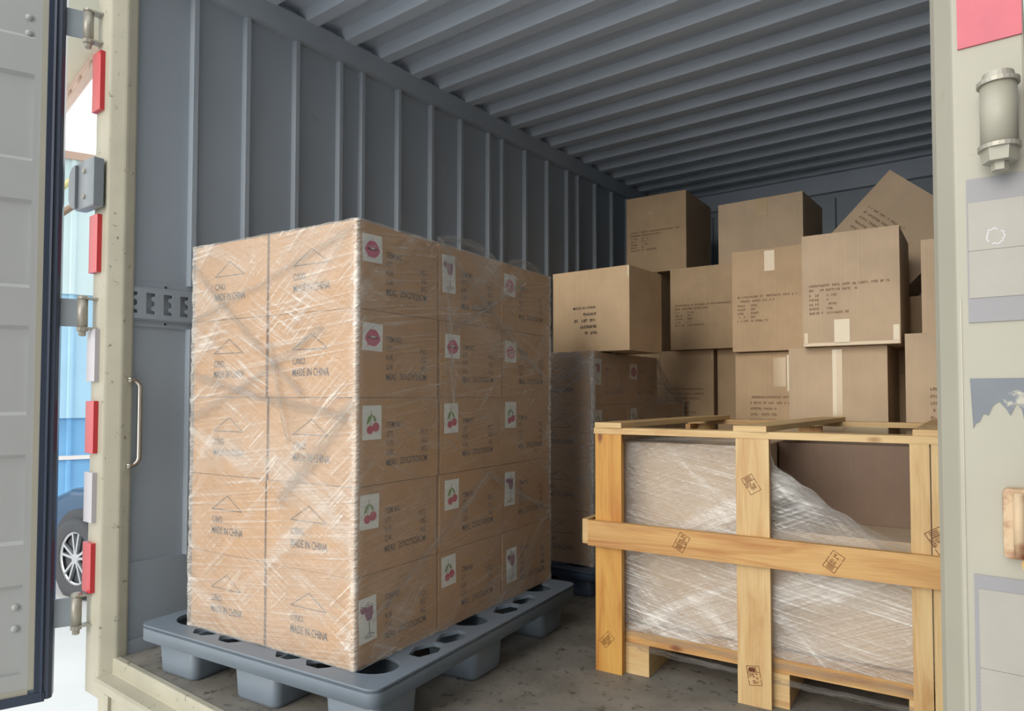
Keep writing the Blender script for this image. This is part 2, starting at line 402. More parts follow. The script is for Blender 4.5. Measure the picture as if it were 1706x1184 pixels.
for z in (2.185, 1.245, 1.165, .20, .13, 2.20 - .07):
    b = B(); bmesh.ops.create_uvsphere(b, u_segments=16, v_segments=8, radius=.011, matrix=Matrix.Translation((.104, -.004, z)) @ Matrix.Diagonal((1, .6, 1, 1)))
    for f in b.faces: f.smooth = True
    obj('rivet', b, M['doorin'], door)
# the right door, implied by its hinge, unseen, added open mainly to shade that side
dr = bpy.data.objects.new('door_2', None); C.objects.link(dr); dr['kind'] = 'structure'; dr.location = (.03, .93, 0); dr.rotation_euler[2] = R(-74)
b = B(); box(b, (.0, 0, DZ0), (1.2, .045, DZ1)); bev(b, .004); obj('door_panel', b, M['doorin'], dr)
# hinges: strap, barrel, post brackets
for zc in (2.205, 1.187, .16):
    h = thing('door_hinge', {2.205: 'topmost steel hinge between grey door and cream post', 1.187: 'middle steel hinge, level with the slotted wall rail', .16: 'lowest steel door hinge above the white ground'}[zc], 'hinge', (-2.662, .962, zc), 0, 'door hinges on the left post')
    b = B(); cyl(b, (0, 0, -.05), (0, 0, .05), .016); obj('barrel', b, M['hinge'], h)
    b = B(); lathe(b, (0, 0, 0), [(.018, .05), (.018, .056), (.012, .062)], 12); obj('cap', b, M['hinge'], h)
    b = B(); lathe(b, (0, 0, 0), [(.009, -.080), (.012, -.076), (.012, -.064), (.018, -.062), (.018, -.05)], 8); obj('nut', b, M['hinge'], h)
    b = B(); T = Matrix.Rotation(R(180 + 66), 4, 'Z')
    fs = box(b, (0, -.004, -.048), (.066, .004, .048), T); obj('strap', b, M['lampgrey'], h)
    for s in (1, -1):
        b = B(); prism(b, [(-.012, -.012), (.012, -.012), (.03, .042), (-.014, .042)], s * .052 - .003, s * .052 + .003, 'z'); obj('bracket', b, M['hinge'], h)
# reflector strips on the left post
for i, (z0, z1, c, lb) in enumerate(((1.907, 2.116, 'red', 'topmost red reflector strip on the left cream post, below the upper hinge'),
        (1.332, 1.535, 'red', 'red reflector strip just below the rounded grey plate on the left post'),
        (.949, 1.132, 'white', 'white reflector strip just below the middle hinge'),
        (.70, .881, 'red', 'red reflector strip between the two white strips on the left post'),
        (.461, .633, 'white', 'lower white reflector strip, in front of the car fender'),
        (.221, .39, 'red', 'lowest red reflector strip, above the bottom hinge'))):
    b = B(); box(b, (-2.683, .985, z0), (-2.615, 1.0, z1)); bev(b, .004, 2)
    tag(obj('reflector_strip', b, M[c]), lb, 'reflector', 'reflector strips on the left post')
# rounded grey plate on the post
pl = thing('marker_bracket', 'rounded grey metal bracket plate sticking out of the left post', 'bracket', (-2.685, .975, 1.64))
def rrect(x0, x1, y0, y1, r, n=6, corners=(1, 1, 1, 1)):
    out = []
    for k, (cx, cy, a) in enumerate(((x1 - r, y1 - r, 0), (x0 + r, y1 - r, 90), (x0 + r, y0 + r, 180), (x1 - r, y0 + r, 270))):
        if corners[k]:
            out += [(cx + r * math.cos(R(a + 90 * i / n)), cy + r * math.sin(R(a + 90 * i / n))) for i in range(n + 1)]
        else: out.append(((x1, y1), (x0, y1), (x0, y0), (x1, y0))[k])
    return out
b = B(); prism(b, [(x, z) for x, z in rrect(-.088, .10, -.085, .085, .055, 6, (0, 1, 1, 0))], -.018, .018, 'y'); bev(b, .006, 3, 30)
obj('plate', b, M['lampgrey'], pl)
b = B(); prism(b, [(x, z) for x, z in rrect(-.092, -.03, -.078, .078, .05, 6, (0, 1, 1, 0))], -.026, .0, 'y'); bev(b, .005, 3, 30); obj('rim', b, M['lampgrey'], pl)
for z in (.045, -.045):
    b = B(); cyl(b, (.03, -.024, z), (.03, -.016, z), .009, .009, 12); obj('bolt', b, M['hinge'], pl)

# grab handle on the back of the left post
b = B(); hx, hy0, hy1 = -2.535, 1.06, 1.102; zt, zb, r = .955, .655, .03
pp = [(hx, hy0, zt)] + [(hx, hy1 - r + r * math.sin(R(a)), zt - r + r * math.cos(R(a))) for a in range(0, 91, 15)] + [(hx, hy1 - r + r * math.cos(R(a)), zb + r - r * math.sin(R(a))) for a in range(0, 91, 15)] + [(hx, hy0, zb)]
tube(b, pp, .0085); gh = obj('grab_handle', b, M['chrome']); tag(gh, 'polished steel grab handle just inside the left post', 'handle')

# cargo track (slotted) on the left wall
ct = thing('cargo_track', 'slotted grey cargo rail running along the left wall', 'rail', (WL, YF, 1.148))
L = 4.2; loops = [[(0, 0.026), (L, .026), (L, .136), (0, .136)]]
k = 0; yy = .018
while yy < 2.4:
    cx = yy; s = [(cx, .045), (cx + .03, .045), (cx + .03, .055), (cx + .018, .060)]
    s += [(cx + .018 + .012 * math.sin(R(a)), .0825 - .012 * math.cos(R(a))) for a in range(0, 181, 30)]
    s += [(cx + .018, .105), (cx + .03, .110), (cx + .03, .120), (cx, .120)]
    loops.append(s[::-1]); yy += .0602
me = shape2d(loops, .003)
me.transform(Matrix(((0, 0, 1, .016), (1, 0, 0, 0), (0, 1, 0, 0), (0, 0, 0, 1))))
obj('slotted_face', me, M['steel'], ct)
b = B(); box(b, (0, 0, .0), (.006, L, .026)); box(b, (0, 0, .136), (.006, L, .162)); bev(b, .002)
prism(b, [(0.0, .03), (.016, .025), (.014, .022), (0, .024)], 0, L, 'y'); 
prism(b, [(0.0, .132), (.016, .137), (.014, .14), (0, .139)], 0, L, 'y')
obj('flange', b, M['steel'], ct)
for i in range(14):
    y = .03 + i * .12
    for z in (.013, .149): b = B(); cyl(b, (.006, y, z), (.0085, y, z), .0045, .003, 10); obj('rivet', b, M['dark'], ct)

# ---------------------------------------------------------------- right post fittings
b = B(); box(b, (-.072, .9975, 1.335), (-.006, 1.0, 1.52)); tag(obj('reflector_tape', b, M['redtape']), 'red reflective tape at the top of the right post', 'tape')
def serr(b, x0, x1, z0, z1, y0, y1, n=34):
    pl = []
    for i in range(n): pl += [(x0 + (.0013 if i % 2 else 0), z0 + (z1 - z0) * i / n)]
    pl += [(x0, z1), (x1, z1), (x1, z0)]
    prism(b, pl[::-1], y0, y1, 'y')
t1 = thing('reflector_tape', 'silver reflective tape below the hinge barrel on the right post', 'tape', (-.066, 1.0, .99))
b = B(); box(b, (0, -.0022, 0), (.061, 0, .178)); bev(b, .0015); obj('backing', b, M['silverdull'], t1)
b = B(); serr(b, .001, .058, .030, .088, -.0032, -.0021); serr(b, .001, .058, .0885, .148, -.0032, -.0021); obj('silver_patch', b, M['silvertape'], t1)
b = B()
for i in range(28):
    a = i / 28 * 2 * math.pi; rr = .008 + .0018 * rnd.random(); x, z = .029 + rr * math.cos(a), .104 + rr * 1.05 * math.sin(a)
    if 4 <= i % 14 <= 5: continue
    box(b, (x - .0009, -.0035, z - .0009), (x + .0009, -.0031, z + .0009))
obj('round_emblem', b, M['white'], t1)
t2 = thing('reflector_tape', 'large silver reflective tape low on the right post', 'tape', (-.064, 1.0, .34))
b = B(); box(b, (-.002, -.002, 0), (.059, 0, .342)); bev(b, .001); obj('backing', b, M['silverdull'], t2)
b = B(); serr(b, .002, .057, .01, .23, -.003, -.0019, 90); serr(b, .002, .057, .2305, .325, -.003, -.0019, 50); obj('silver_patch', b, M['silvertape'], t2)
b = B(); box(b, (-.0745, .9990, .30), (-.0735, 1.0, 1.02)); obj('trim_11', b, M['hinge'], kind='structure')
# peeled sticker rest
b = B(); top = [(-.066, .921), (-.006, .921)]; low = []
pf = [(-.006, .872), (-.012, .868), (-.015, .884), (-.020, .890), (-.026, .876), (-.030, .884), (-.037, .893), (-.043, .888), (-.048, .876), (-.053, .878), (-.057, .868), (-.061, .866), (-.0635, .86)]
prism(b, top + pf, .9988, 1.0, 'y'); tag(obj('sticker_remnant', b, M['peel']), 'torn grey sticker remnant on the right post', 'sticker')
# hinge barrel and rusty hinge block
h = thing('door_hinge', 'thick cream hinge barrel with washers on the right post', 'hinge', (-.030, .972, 1.17))
b = B(); cyl(b, (0, 0, .026), (0, 0, .098), .019, .019, 28); obj('barrel', b, M['cream'], h)
b = B(); lathe(b, (0, 0, 0), [(.022, .098), (.022, .103), (.018, .103), (.016, .112)], 24); obj('cap', b, M['hinge'], h)
b = B(); lathe(b, (0, 0, 0), [(.022, .021), (.022, .026)], 24); obj('washer', b, M['hinge'], h)
b = B(); lathe(b, (0, 0, 0), [(.009, -.004), (.009, .006), (.018, .006), (.020, .021)], 6); obj('nut', b, M['cream'], h)
b = B(); box(b, (-.004, .0, .03), (.012, .028, .095)); obj('bracket', b, M['cream'], h)
h = thing('hinge_block', 'rusty rounded hinge block on the right post above the large tape', 'hinge', (-.017, .99, .709))
b = B(); prism(b, rrect(-.018, .012, 0, .082, .006, 5), -.012, .01, 'y'); bev(b, .003, 2, 30); obj('block', b, M['rust'], h)
b = B(); cyl(b, (-.002, -.014, .004), (-.002, -.014, .078), .006, .006, 14); obj('pin', b, M['rust'], h)
b = B(); prism(b, [(-.016, .709), (-.006, .709), (-.006, .682), (-.012, .684), (-.019, .70)], .9992, 1.0, 'y'); tag(obj('rust_stain', b, M['ruststain']), 'yellowish rust stain below the rusty hinge block', 'stain')

# ================================================================= PALLETS
def pallet(name, label, mat, loc, rz, W=1.02, D=1.10, H=.162, rim=.05):
    t = thing(name, label, 'pallet', loc, rz)
    loops = [rrect(0, W, 0, D, .035, 5)]
    fx = [.13, W / 2, W - .13]; fy = [.13, D / 2, D - .13]; fw = .095
    def hexa(cx, cy, a, c): return [(cx - a, cy), (cx - a * .45, cy - c), (cx + a * .45, cy - c), (cx + a, cy), (cx + a * .45, cy + c), (cx - a * .45, cy + c)]
    def ell(cx, cy, a, c): return [(cx + a * math.cos(i * math.pi / 12), cy + c * math.sin(i * math.pi / 12)) for i in range(24)]
    for i, x in enumerate(fx):
        for j, y in enumerate(fy): loops.append(ell(x, y, .082, .066)[::-1])
    for i in range(2):
        mx = (fx[i] + fx[i + 1]) / 2
        for j, y in enumerate(fy):
            for dx in (-.062, .062): loops.append(hexa(mx + dx, y - .072 if j == 0 else y - .035, .050, .026)[::-1])
            for dx in (-.062, .062): loops.append(hexa(mx + dx, y + .072 if j == 2 else y + .035, .050, .026)[::-1])
    for j in range(2):
        my = (fy[j] + fy[j + 1]) / 2
        for i, x in enumerate(fx):
            for dy in (-.062, .062):
                for dx in (-.062 if i == 0 else -.045, .062 if i == 2 else .045): loops.append(hexa(x + dx, my + dy, .042, .056)[::-1])
    me = shape2d(loops, .012); me.transform(Matrix.Translation((0, 0, H - .006))); obj('deck', me, mat, t)
    b = B()
    o1 = rrect(0, W, 0, D, .035, 5); i1 = rrect(.006, W - .006, .006, D - .006, .03, 5); n = len(o1)
    V = [[b.verts.new((x, y, z)) for x, y in l] for l, z in ((o1, H - .004), (o1, H - rim), (i1, H - rim), (i1, H - .004))]
    for q, s in zip(V, V[1:]):
        for k in range(n): b.faces.new((q[k], s[k], s[(k + 1) % n], q[(k + 1) % n])).smooth = True
    # inner ribs below deck
    for x in (fx[0] + .1, fx[1] - .1, fx[1] + .1, fx[2] - .1): box(b, (x - .003, .006, H - rim), (x + .003, D - .006, H - .01))
    for y in (fy[0] + .085, fy[1] - .085, fy[1] + .085, fy[2] - .085): box(b, (.006, y - .003, H - rim), (W - .006, y + .003, H - .01))
    obj('rim', b, mat, t)
    for i, x in enumerate(fx):
        for j, y in enumerate(fy):
            b = B()
            cx = min(max(x, .104), W - .104); cy = min(max(y, .094), D - .094)
            def ring(h, z, inset): return [b.verts.new((px, py, z)) for px, py in rrect(cx - h - .0, cx + h, cy - h * .9, cy + h * .9, .026, 5)]
            A = [ring(.100, H - .012, 0), ring(.092, .012, 0), ring(.089, .002, 0), ring(.084, .0, 0)]
            I = [ring(.094, H - .012, 0), ring(.086, .02, 0), ring(.080, .008, 0)]
            for q, s in zip(A, A[1:]):
                for k in range(len(q)): b.faces.new((q[k], s[k], s[(k + 1) % len(q)], q[(k + 1) % len(q)])).smooth = True
            b.faces.new(A[-1])
            for q, s in zip(I, I[1:]):
                for k in range(len(q)): b.faces.new((s[k], q[k], q[(k + 1) % len(q)], s[(k + 1) % len(q)])).smooth = True
            b.faces.new(I[-1]); 
            for k in range(len(A[0])): b.faces.new((A[0][k], A[0][(k + 1) % len(A[0])], I[0][(k + 1) % len(A[0])], I[0][k]))
            bmesh.ops.recalc_face_normals(b, faces=b.faces[:])
            obj('foot', b, mat, t)
    return t
pallet('plastic_pallet', 'grey plastic pallet with oval holes under the tall wrapped stack', M['pallet'], (-2.350, 1.03, 0), R(6.6), 1.02, 1.14)
pallet('plastic_pallet', 'dark blue plastic pallet behind, under the far wrapped stack', M['pallet2'], (-2.40, 2.52, 0), R(3), .84, 1.14, .125, .04)

# ================================================================= SMALL CARTONS WITH STICKERS
def carton_bm(sx_, sy_, sz, bulge=.0):
    b = B(); box(b, (-sx_ / 2, -sy_ / 2, 0), (sx_ / 2, sy_ / 2, sz)); bev(b, .004, 2)
    return b
def frame_front(sx_, sy_, off=.0012): return lambda x, z: Vector((-sx_ / 2 + x, -sy_ / 2 - off, z))
def frame_right(sx_, sy_, off=.0012): return lambda x, z: Vector((sx_ / 2 + off, -sy_ / 2 + x, z))
def front_print(b, fr, w_):
    x = w_ - .251
    for p, q in (((x, .137), (x + .143, .137)), ((x, .137), (x + .075, .181)), ((x + .075, .181), (x + .143, .137))): line2(b, fr, p, q, .0022)
    text(b, 'C/NO.', fr, x, .094, .055, .021); text(b, 'MADE IN CHINA', fr, x, .060, .150, .023)
def side_print(b, fr):
    x = .118
    text(b, 'ITEM NO.', fr, x, .157, .066, .017); text(b, 'QTY', fr, x, .130, .026, .017); text(b, 'N.W.', fr, x, .105, .03, .017); text(b, 'G.W.', fr, x, .078, .03, .017)
    text(b, 'MEAS.', fr, x, .048, .045, .019); text(b, '25X27X20CM', fr, x + .058, .050, .12, .019)
    text(b, 'PCS', fr, x + .15, .130, .028, .016); text(b, 'KG', fr, x + .155, .105, .022, .016); text(b, 'KG', fr, x + .155, .079, .022, .016)
def sticker(kind, fr, bent=0):
    b = B(); W_, H_ = (.078, .078) if kind == 'lips' else ((.074, .095) if kind == 'cherry' else (.068, .122))
    F = lambda dx: (lambda x, y: fr(x, y) + dx)
    n = (fr(0, 0) - fr(1e-3, 0)).cross(fr(0, 1e-3) - fr(0, 0)).normalized()
    n = n if n.x > 0 or n.y < 0 else -n
    f0 = lambda x, y: fr(x, y) + n * .0006; f1 = lambda x, y: fr(x, y) + n * .0010; f2 = lambda x, y: fr(x, y) + n * .0014; f3 = lambda x, y: fr(x, y) + n * .0018
    # paper with a little thickness
    p0 = [b.verts.new(fr(*p)) for p in ((0, 0), (W_, 0), (W_, H_), (0, H_))]; p1 = [b.verts.new(f0(*p)) for p in ((0, 0), (W_, 0), (W_, H_), (0, H_))]
    b.faces.new(p1)
    for i in range(4): b.faces.new((p0[i], p0[(i + 1) % 4], p1[(i + 1) % 4], p1[i]))
    if kind == 'lips':
        cx, cy = W_ / 2, H_ * .46
        up = [(-.031, -.002), (-.026, .008), (-.017, .019), (-.008, .025), (0, .023), (.008, .025), (.017, .019), (.026, .008), (.031, -.002), (.022, -.014), (.012, -.021), (0, -.023), (-.012, -.021), (-.022, -.014)]
        poly2(b, f1, [(cx + x, cy + y) for x, y in up], 1)
        poly2(b, f2, [(cx + x, cy + y) for x, y in ((-.024, .001), (-.012, .006), (0, .004), (.012, .006), (.024, .001), (.012, -.003), (0, -.002), (-.012, -.003))], 2)
        poly2(b, f3, [(cx + x, cy + y) for x, y in ((-.011, .005), (0, .0045), (.011, .005), (.006, .001), (-.006, .001))], 0)
        poly2(b, f1, [(cx + x, cy + y) for x, y in ((-.020, -.014), (-.015, -.018), (-.020, -.027))], 1)
        line2(b, f1, (cx, cy + .023), (cx, cy + .033), .0014, 5)
    elif kind == 'cherry':
        cx, cy = W_ * .55, H_ * .32
        blob(b, f1, cx - .012, cy - .003, .013, .012, 3); blob(b, f2, cx + .010, cy + .004, .014, .013, 3); blob(b, f3, cx + .006, cy + .007, .004, .003, 1)
        for p, q in (((cx - .012, cy + .008), (cx - .006, cy + .040)), ((cx + .010, cy + .016), (cx - .006, cy + .040)), ((cx - .006, cy + .04), (cx - .007, cy + .05))): line2(b, f1, p, q, .0022, 4)
        poly2(b, f2, [(cx - .007, cy + .040), (cx - .020, cy + .032), (cx - .027, cy + .012), (cx - .017, cy + .016), (cx - .010, cy + .028)], 4)
        poly2(b, f2, [(cx - .005, cy + .038), (cx + .006, cy + .034), (cx + .014, cy + .020), (cx + .003, cy + .022)], 4)
    else:
        cx = W_ * .55
        poly2(b, f1, [(cx - .014, .096), (cx + .017, .096), (cx + .017, .074), (cx + .011, .058), (cx - .007, .058), (cx - .013, .072)], 2 if 0 else 6)
        poly2(b, f2, [(cx - .032, .097), (cx - .012, .098), (cx - .010, .080), (cx - .024, .080), (cx - .031, .088)], 6)
        line2(b, f1, (cx + .002, .058), (cx + .002, .020), .0026, 5)
        for p, q in (((cx - .018, .015), (cx + .020, .017)), ((cx - .014, .011), (cx + .012, .011)), ((cx + .002, .024), (cx - .018, .014)), ((cx + .002, .024), (cx + .020, .017)), ((cx - .03, .101), (cx - .018, .099)), ((cx - .012, .100), (cx + .016, .100)), ((cx - .006, .104), (cx + .004, .108))): line2(b, f1, p, q, .0016, 5)
    return b
LM = [M['paper'], M['lips'], M['lipsdark'], M['cherry'], M['leaf'], M['line'], M['wine']]
rows_n = ['bottom', 'second from bottom', 'middle row', 'second from top', 'topmost']
SY = R(5.9); SO = Vector((-1.4793, 1.1984, .162)); SM = Matrix.Translation(SO) @ Matrix.Rotation(SY, 4, 'Z')
CW, CD, CH = .358, .350, .2425
kinds = {0: ['glass', 'cherry', 'cherry', 'lips', 'lips'], 1: ['cherry', 'cherry', 'cherry', 'lips', 'glass'], 2: ['glass', 'glass', 'cherry', 'lips', 'lips']}
kname = {'glass': 'wine glass', 'cherry': 'cherry', 'lips': 'pink lips'}
coln = {0: 'corner column', 1: 'middle column', 2: 'far column', 3: 'left column of the front'}
def small_carton(stack, col, row, x0, y0, z0, MM, rz, stick, prints, label, group, mat='card'):
    jx, jy, jr = rnd.uniform(-.003, .003), rnd.uniform(-.003, .003), rnd.uniform(-.006, .006)
    if stack == 1 and col == 2 and row == 0: jx, jy = .006, .002
    o = obj('carton', carton_bm(CW, CD, CH), M[mat])
    p = MM @ Vector((x0 + CW / 2 + jx, y0 + CD / 2 + jy, z0)); o.location = p; o.rotation_euler[2] = rz + jr
    tag(o, label, 'carton', group)
    if 'front' in prints:
        b = B(); front_print(b, frame_front(CW, CD), CW); obj('printed_marking', b, M['ink'], o)
    if 'side' in prints:
        b = B(); side_print(b, frame_right(CW, CD)); obj('printed_marking', b, M['ink'], o)
    if stick:
        fr0 = frame_right(CW, CD, .0014); zz = {'lips': .128, 'cherry': .128, 'glass': .062}[stick] + rnd.uniform(-.004, .004)
        if stick == 'glass' and row > 0: zz = .092
        xx = .012 + rnd.uniform(0, .012); a = rnd.uniform(-.04, .04)
        fr = lambda x, z: fr0(xx + x * math.cos(a) - z * math.sin(a), zz + x * math.sin(a) + z * math.cos(a))
        obj('sticker', sticker(stick, fr), LM, o)
    return o
for row in range(5):
    z = row * .2445
    for col, y0 in ((0, 0), (1, .362), (2, .718)):
        k = kinds[col][row]
        small_carton(1, col, row, -CW, y0, z, SM, SY, k, ('front', 'side') if col == 0 else ('side',),
            'carton with %s sticker, tall wrapped stack, %s, %s' % (kname[k], coln[col], rows_n[row]), 'cartons of the near wrapped stack')
    small_carton(1, 3, row, -CW * 2 - .014, 0, z, SM, SY, None, ('front',),
        'triangle printed carton, tall wrapped stack, front left column, ' + rows_n[row], 'cartons of the near wrapped stack')

# stretch film shell ------------------------------------------------
def film_shell(name, MM, x0, x1, y0, y1, z0, z1, mat, off=.008, amp=.003, rad=.012, seed=0, top=.07, step=.011, zstep=.016, keep=None, parent=None, zcap=None):
    b = B(); uv = b.loops.layers.uv.active
    pts = []
    def seg(ax, ay, bx, by):
        L = math.hypot(bx - ax, by - ay); n = max(1, int(L / step))
        for i in range(n): pts.append((ax + (bx - ax) * i / n, ay + (by - ay) * i / n))
    X0, X1, Y0, Y1 = x0 - off, x1 + off, y0 - off, y1 + off
    seg(X0, Y0 + rad, X0, Y0 + rad + 1e-6)
    pts.clear()
    for k, (cx, cy, a) in enumerate(((X1 - rad, Y0 + rad, 270), (X1 - rad, Y1 - rad, 0), (X0 + rad, Y1 - rad, 90), (X0 + rad, Y0 + rad, 180))):
        for i in range(5): pts.append((cx + rad * math.cos(R(a + 90 * i / 4)), cy + rad * math.sin(R(a + 90 * i / 4))))
        nx = ((X1 - rad, Y1 - rad, 0), (X0 + rad, Y1 - rad, 90), (X0 + rad, Y0 + rad, 180), (X1 - rad, Y0 + rad, 270))[k]
        e = (nx[0] + rad * math.cos(R(nx[2])), nx[1] + rad * math.sin(R(nx[2]))); s = pts[-1]
        L = math.hypot(e[0] - s[0], e[1] - s[1]); n = max(1, int(L / step))
        for i in range(1, n): pts.append((s[0] + (e[0] - s[0]) * i / n, s[1] + (e[1] - s[1]) * i / n))
    n = len(pts); per = [0]
    for i in range(n): per.append(per[-1] + math.hypot(pts[(i + 1) % n][0] - pts[i][0], pts[(i + 1) % n][1] - pts[i][1]))
    nz = max(2, int((z1 - z0) / zstep)); cxm, cym = (x0 + x1) / 2, (y0 + y1) / 2
    levels = [(z0 + (z1 - z0) * j / nz, 0) for j in range(nz + 1)]
    if top: levels += [(z1 + .004, .02), (z1 + .004, .045), (z1 + .003, top)]
    G = []
    for z, ins in levels:
        row = []
        for i, (x, y) in enumerate(pts):
            u = per[i]
            dcorner = min(math.hypot(x - cx, y - cy) for cx in (X0, X1) for cy in (Y0, Y1))
            v1 = noise.noise(Vector((u * 6 + z * 9, z * 55 - u * 6, seed))); v2 = noise.noise(Vector((u * 4, z * 7, seed + 9)))
            v3 = noise.noise(Vector((u * 20 - z * 30, z * 26 + u * 20, seed + 5)))
            d = amp * (.9 * v1 + 1.3 * abs(v2) + .5 * v3)
            if dcorner < .05: d += (1 - dcorner / .05) * .0045 * (.6 + noise.noise(Vector((u * 10, z * 90, seed + 3)))) 
            dx, dy = x - cxm, y - cym
            nx_, ny_ = (0, 0)
            if abs(x - X0) < rad or abs(x - X1) < rad: nx_ = 1 if dx > 0 else -1
            if abs(y - Y0) < rad or abs(y - Y1) < rad: ny_ = 1 if dy > 0 else -1
            l = math.hypot(nx_, ny_) or 1
            px, py = x + nx_ / l * d - (ins if nx_ else 0) * (1 if dx > 0 else -1), y + ny_ / l * d - (ins if ny_ else 0) * (1 if dy > 0 else -1)
            zz = z + (.004 * abs(noise.noise(Vector((u * 14, 3, seed)))) if z >= z1 else 0)
            if zcap: zz = min(zz, zcap(x, y) + .012 * noise.noise(Vector((u * 22, 1, seed))))
            row.append(b.verts.new(MM @ Vector((px, py, zz))))
        G.append(row)
    for j in range(len(G) - 1):
        for i in range(n):
            i2 = (i + 1) % n
            if keep and not keep(pts[i], levels[j][0]): continue
            if zcap and min(zcap(*pts[i]), zcap(*pts[i2])) < levels[j][0] - .02: continue
            f = b.faces.new((G[j][i], G[j][i2], G[j + 1][i2], G[j + 1][i])); f.smooth = True
            if isinstance(mat, list) and abs(pts[i][0] - X1) < 1e-4: f.material_index = 1
            zj, zk = levels[j][0] + levels[j][1], levels[j + 1][0] + levels[j + 1][1]
            for l, c in zip(f.loops, ((per[i], zj), (per[i + 1], zj), (per[i + 1], zk), (per[i], zk))): l[uv].uv = c
    for v in [v for v in b.verts if not v.link_faces]: b.verts.remove(v)
    el = b.verts.layers.float.new('edge'); MI = MM.inverted()
    for v in b.verts:
        q = MI @ v.co; dc = min(math.hypot(q.x - cx, q.y - cy) for cx in (X0, X1) for cy in (Y0, Y1))
        v[el] = max(0, 1 - dc / .032) + (.5 * max(0, 1 - abs(q.z - z0) / .03))
    return obj(name, b, mat, parent)
IM = Matrix.Identity(4)
fw = thing('stretch_wrap', 'clear creased stretch film wrapped around the tall stack on the grey pallet', 'wrap', SO, SY)
film_shell('film_sheet', IM, -.728, 0, 0, 1.067, .002, 1.222, [M['film1'], M['film1b']], parent=fw, amp=.0035)
# loose bits of film: folded tail on top, slack loops and ropes of bunched film
def ribbon(pts, wd, mat, parent, name='film_fold', nrm=Vector((0, -1, 0)), seed=0, twist=.35):
    b = B(); uv = b.loops.layers.uv.active; rows = []
    pts = [Vector(p) for p in pts]; u = 0; us = []
    n = len(pts)
    for i, p in enumerate(pts):
        d = (pts[min(i + 1, n - 1)] - pts[max(i - 1, 0)]).normalized(); s = d.cross(nrm).normalized()
        if i: u += (p - pts[i - 1]).length
        us.append(u); row = []
        for k in range(7):
            t = k / 6 - .5; h = .0045 * noise.noise(Vector((u * 30, k * .9, seed))) + .003 * math.cos(t * 9 + u * 20)
            row.append(b.verts.new(p + s * t * wd * (1 + twist * noise.noise(Vector((u * 8, 0, seed)))) + nrm * h))
        rows.append(row)
    for i in range(n - 1):
        for k in range(6):
            f = b.faces.new((rows[i][k], rows[i + 1][k], rows[i + 1][k + 1], rows[i][k + 1])); f.smooth = True
            for l, c in zip(f.loops, ((us[i] + seed, k / 6), (us[i + 1] + seed, k / 6), (us[i + 1] + seed, (k + 1) / 6), (us[i] + seed, (k + 1) / 6))): l[uv].uv = c
    return obj(name, b, mat, parent)
def line_pts(a, c, n=30, sag=0, seed=0):
    a, c = Vector(a), Vector(c)
    return [a.lerp(c, i / n) + Vector((0, 0, -sag * math.sin(math.pi * i / n) + .004 * noise.noise(Vector((i * .3, seed, 0))))) for i in range(n + 1)]
def fold_mat(name, k=.6):
    m = film(name, 0, 1.0, .25); t = m.node_tree
    uvn = N(t, 'ShaderNodeTexCoord'); sp = N(t, 'ShaderNodeSeparateXYZ'); t.links.new(uvn.outputs['UV'], sp.inputs[0])
    e = math_n(t, 'MULTIPLY', math_n(t, 'MULTIPLY', sp.outputs['Y'], math_n(t, 'SUBTRACT', 1.0, sp.outputs['Y'])), 4.0)
    mp = mapping(t, 'UV', 0, (5, 7, 1)); n = noise_n(t, mp, 1, 5, .65)
    f = math_n(t, 'MULTIPLY', math_n(t, 'MULTIPLY', e, ramp(t, n.outputs['Fac'], .3, .75).outputs[0]), k, True)
    mx = [x for x in t.nodes if x.type == 'MIX_SHADER'][0]; t.links.new(f, mx.inputs[0])
    mg = [x for x in t.nodes if x.type == 'MIX_SHADER'][1]; mg.inputs[0].default_value = .05
    return m
M['fold'] = fold_mat('stretch_film_fold'); M['fold2'] = fold_mat('stretch_film_bunched', 1.6)
F = -.016
for s, (a, c, wd) in enumerate((((-.725, F, .66), (-.12, F, .93), .030), ((-.725, F, 1.16), (-.20, F, .74), .028), ((-.70, F, .80), (-.02, F, .68), .034), ((-.72, F, .98), (0, F, 1.20), .022),
        ((-.30, F, .43), (0, F, .72), .05), ((-.34, F, .90), (-.25, F, .60), .02))):
    ribbon(line_pts(a, c, 40, .01, s), wd, M['fold'], fw, seed=s)
Gx = .016
for s, (a, c, wd) in enumerate((((Gx, .42, .70), (Gx, .37, 1.18), .040), ((Gx, .05, .12), (Gx, .62, .47), .03), ((Gx, .62, .47), (Gx, 1.05, .28), .03), ((Gx, .33, 1.23), (Gx, 1.05, .78), .035), ((Gx, .40, .95), (Gx, .86, 1.17), .03))):
    ribbon(line_pts(a, c, 36, .008, s + 10), wd, M['fold'], fw, nrm=Vector((1, 0, 0)), seed=s + 10)
b = B(); v = [b.verts.new(p) for p in ((-.02, .185, 1.225), (-.018, .185, 1.285), (-.03, .20, 1.27), (-.01, .235, 1.252), (-.012, .28, 1.228), (-.03, .23, 1.23))]
b.faces.new((v[0], v[1], v[2], v[5])); b.faces.new((v[1], v[3], v[2])); b.faces.new((v[2], v[3], v[4], v[5])); 
obj('film_tail', b, M['fold'], fw)
ribbon([( -.02, .37 + i * .02, 1.232 + .028 * math.sin(math.pi * i / 17)) for i in range(18)], .035, M['fold'], fw, 'film_tail', Vector((1, 0, 0)), 30)
ribbon([( -.02, .80 + i * .014, 1.232 + .022 * math.sin(math.pi * i / 17)) for i in range(18)], .03, M['fold'], fw, 'film_tail', Vector((1, 0, 0)), 31)
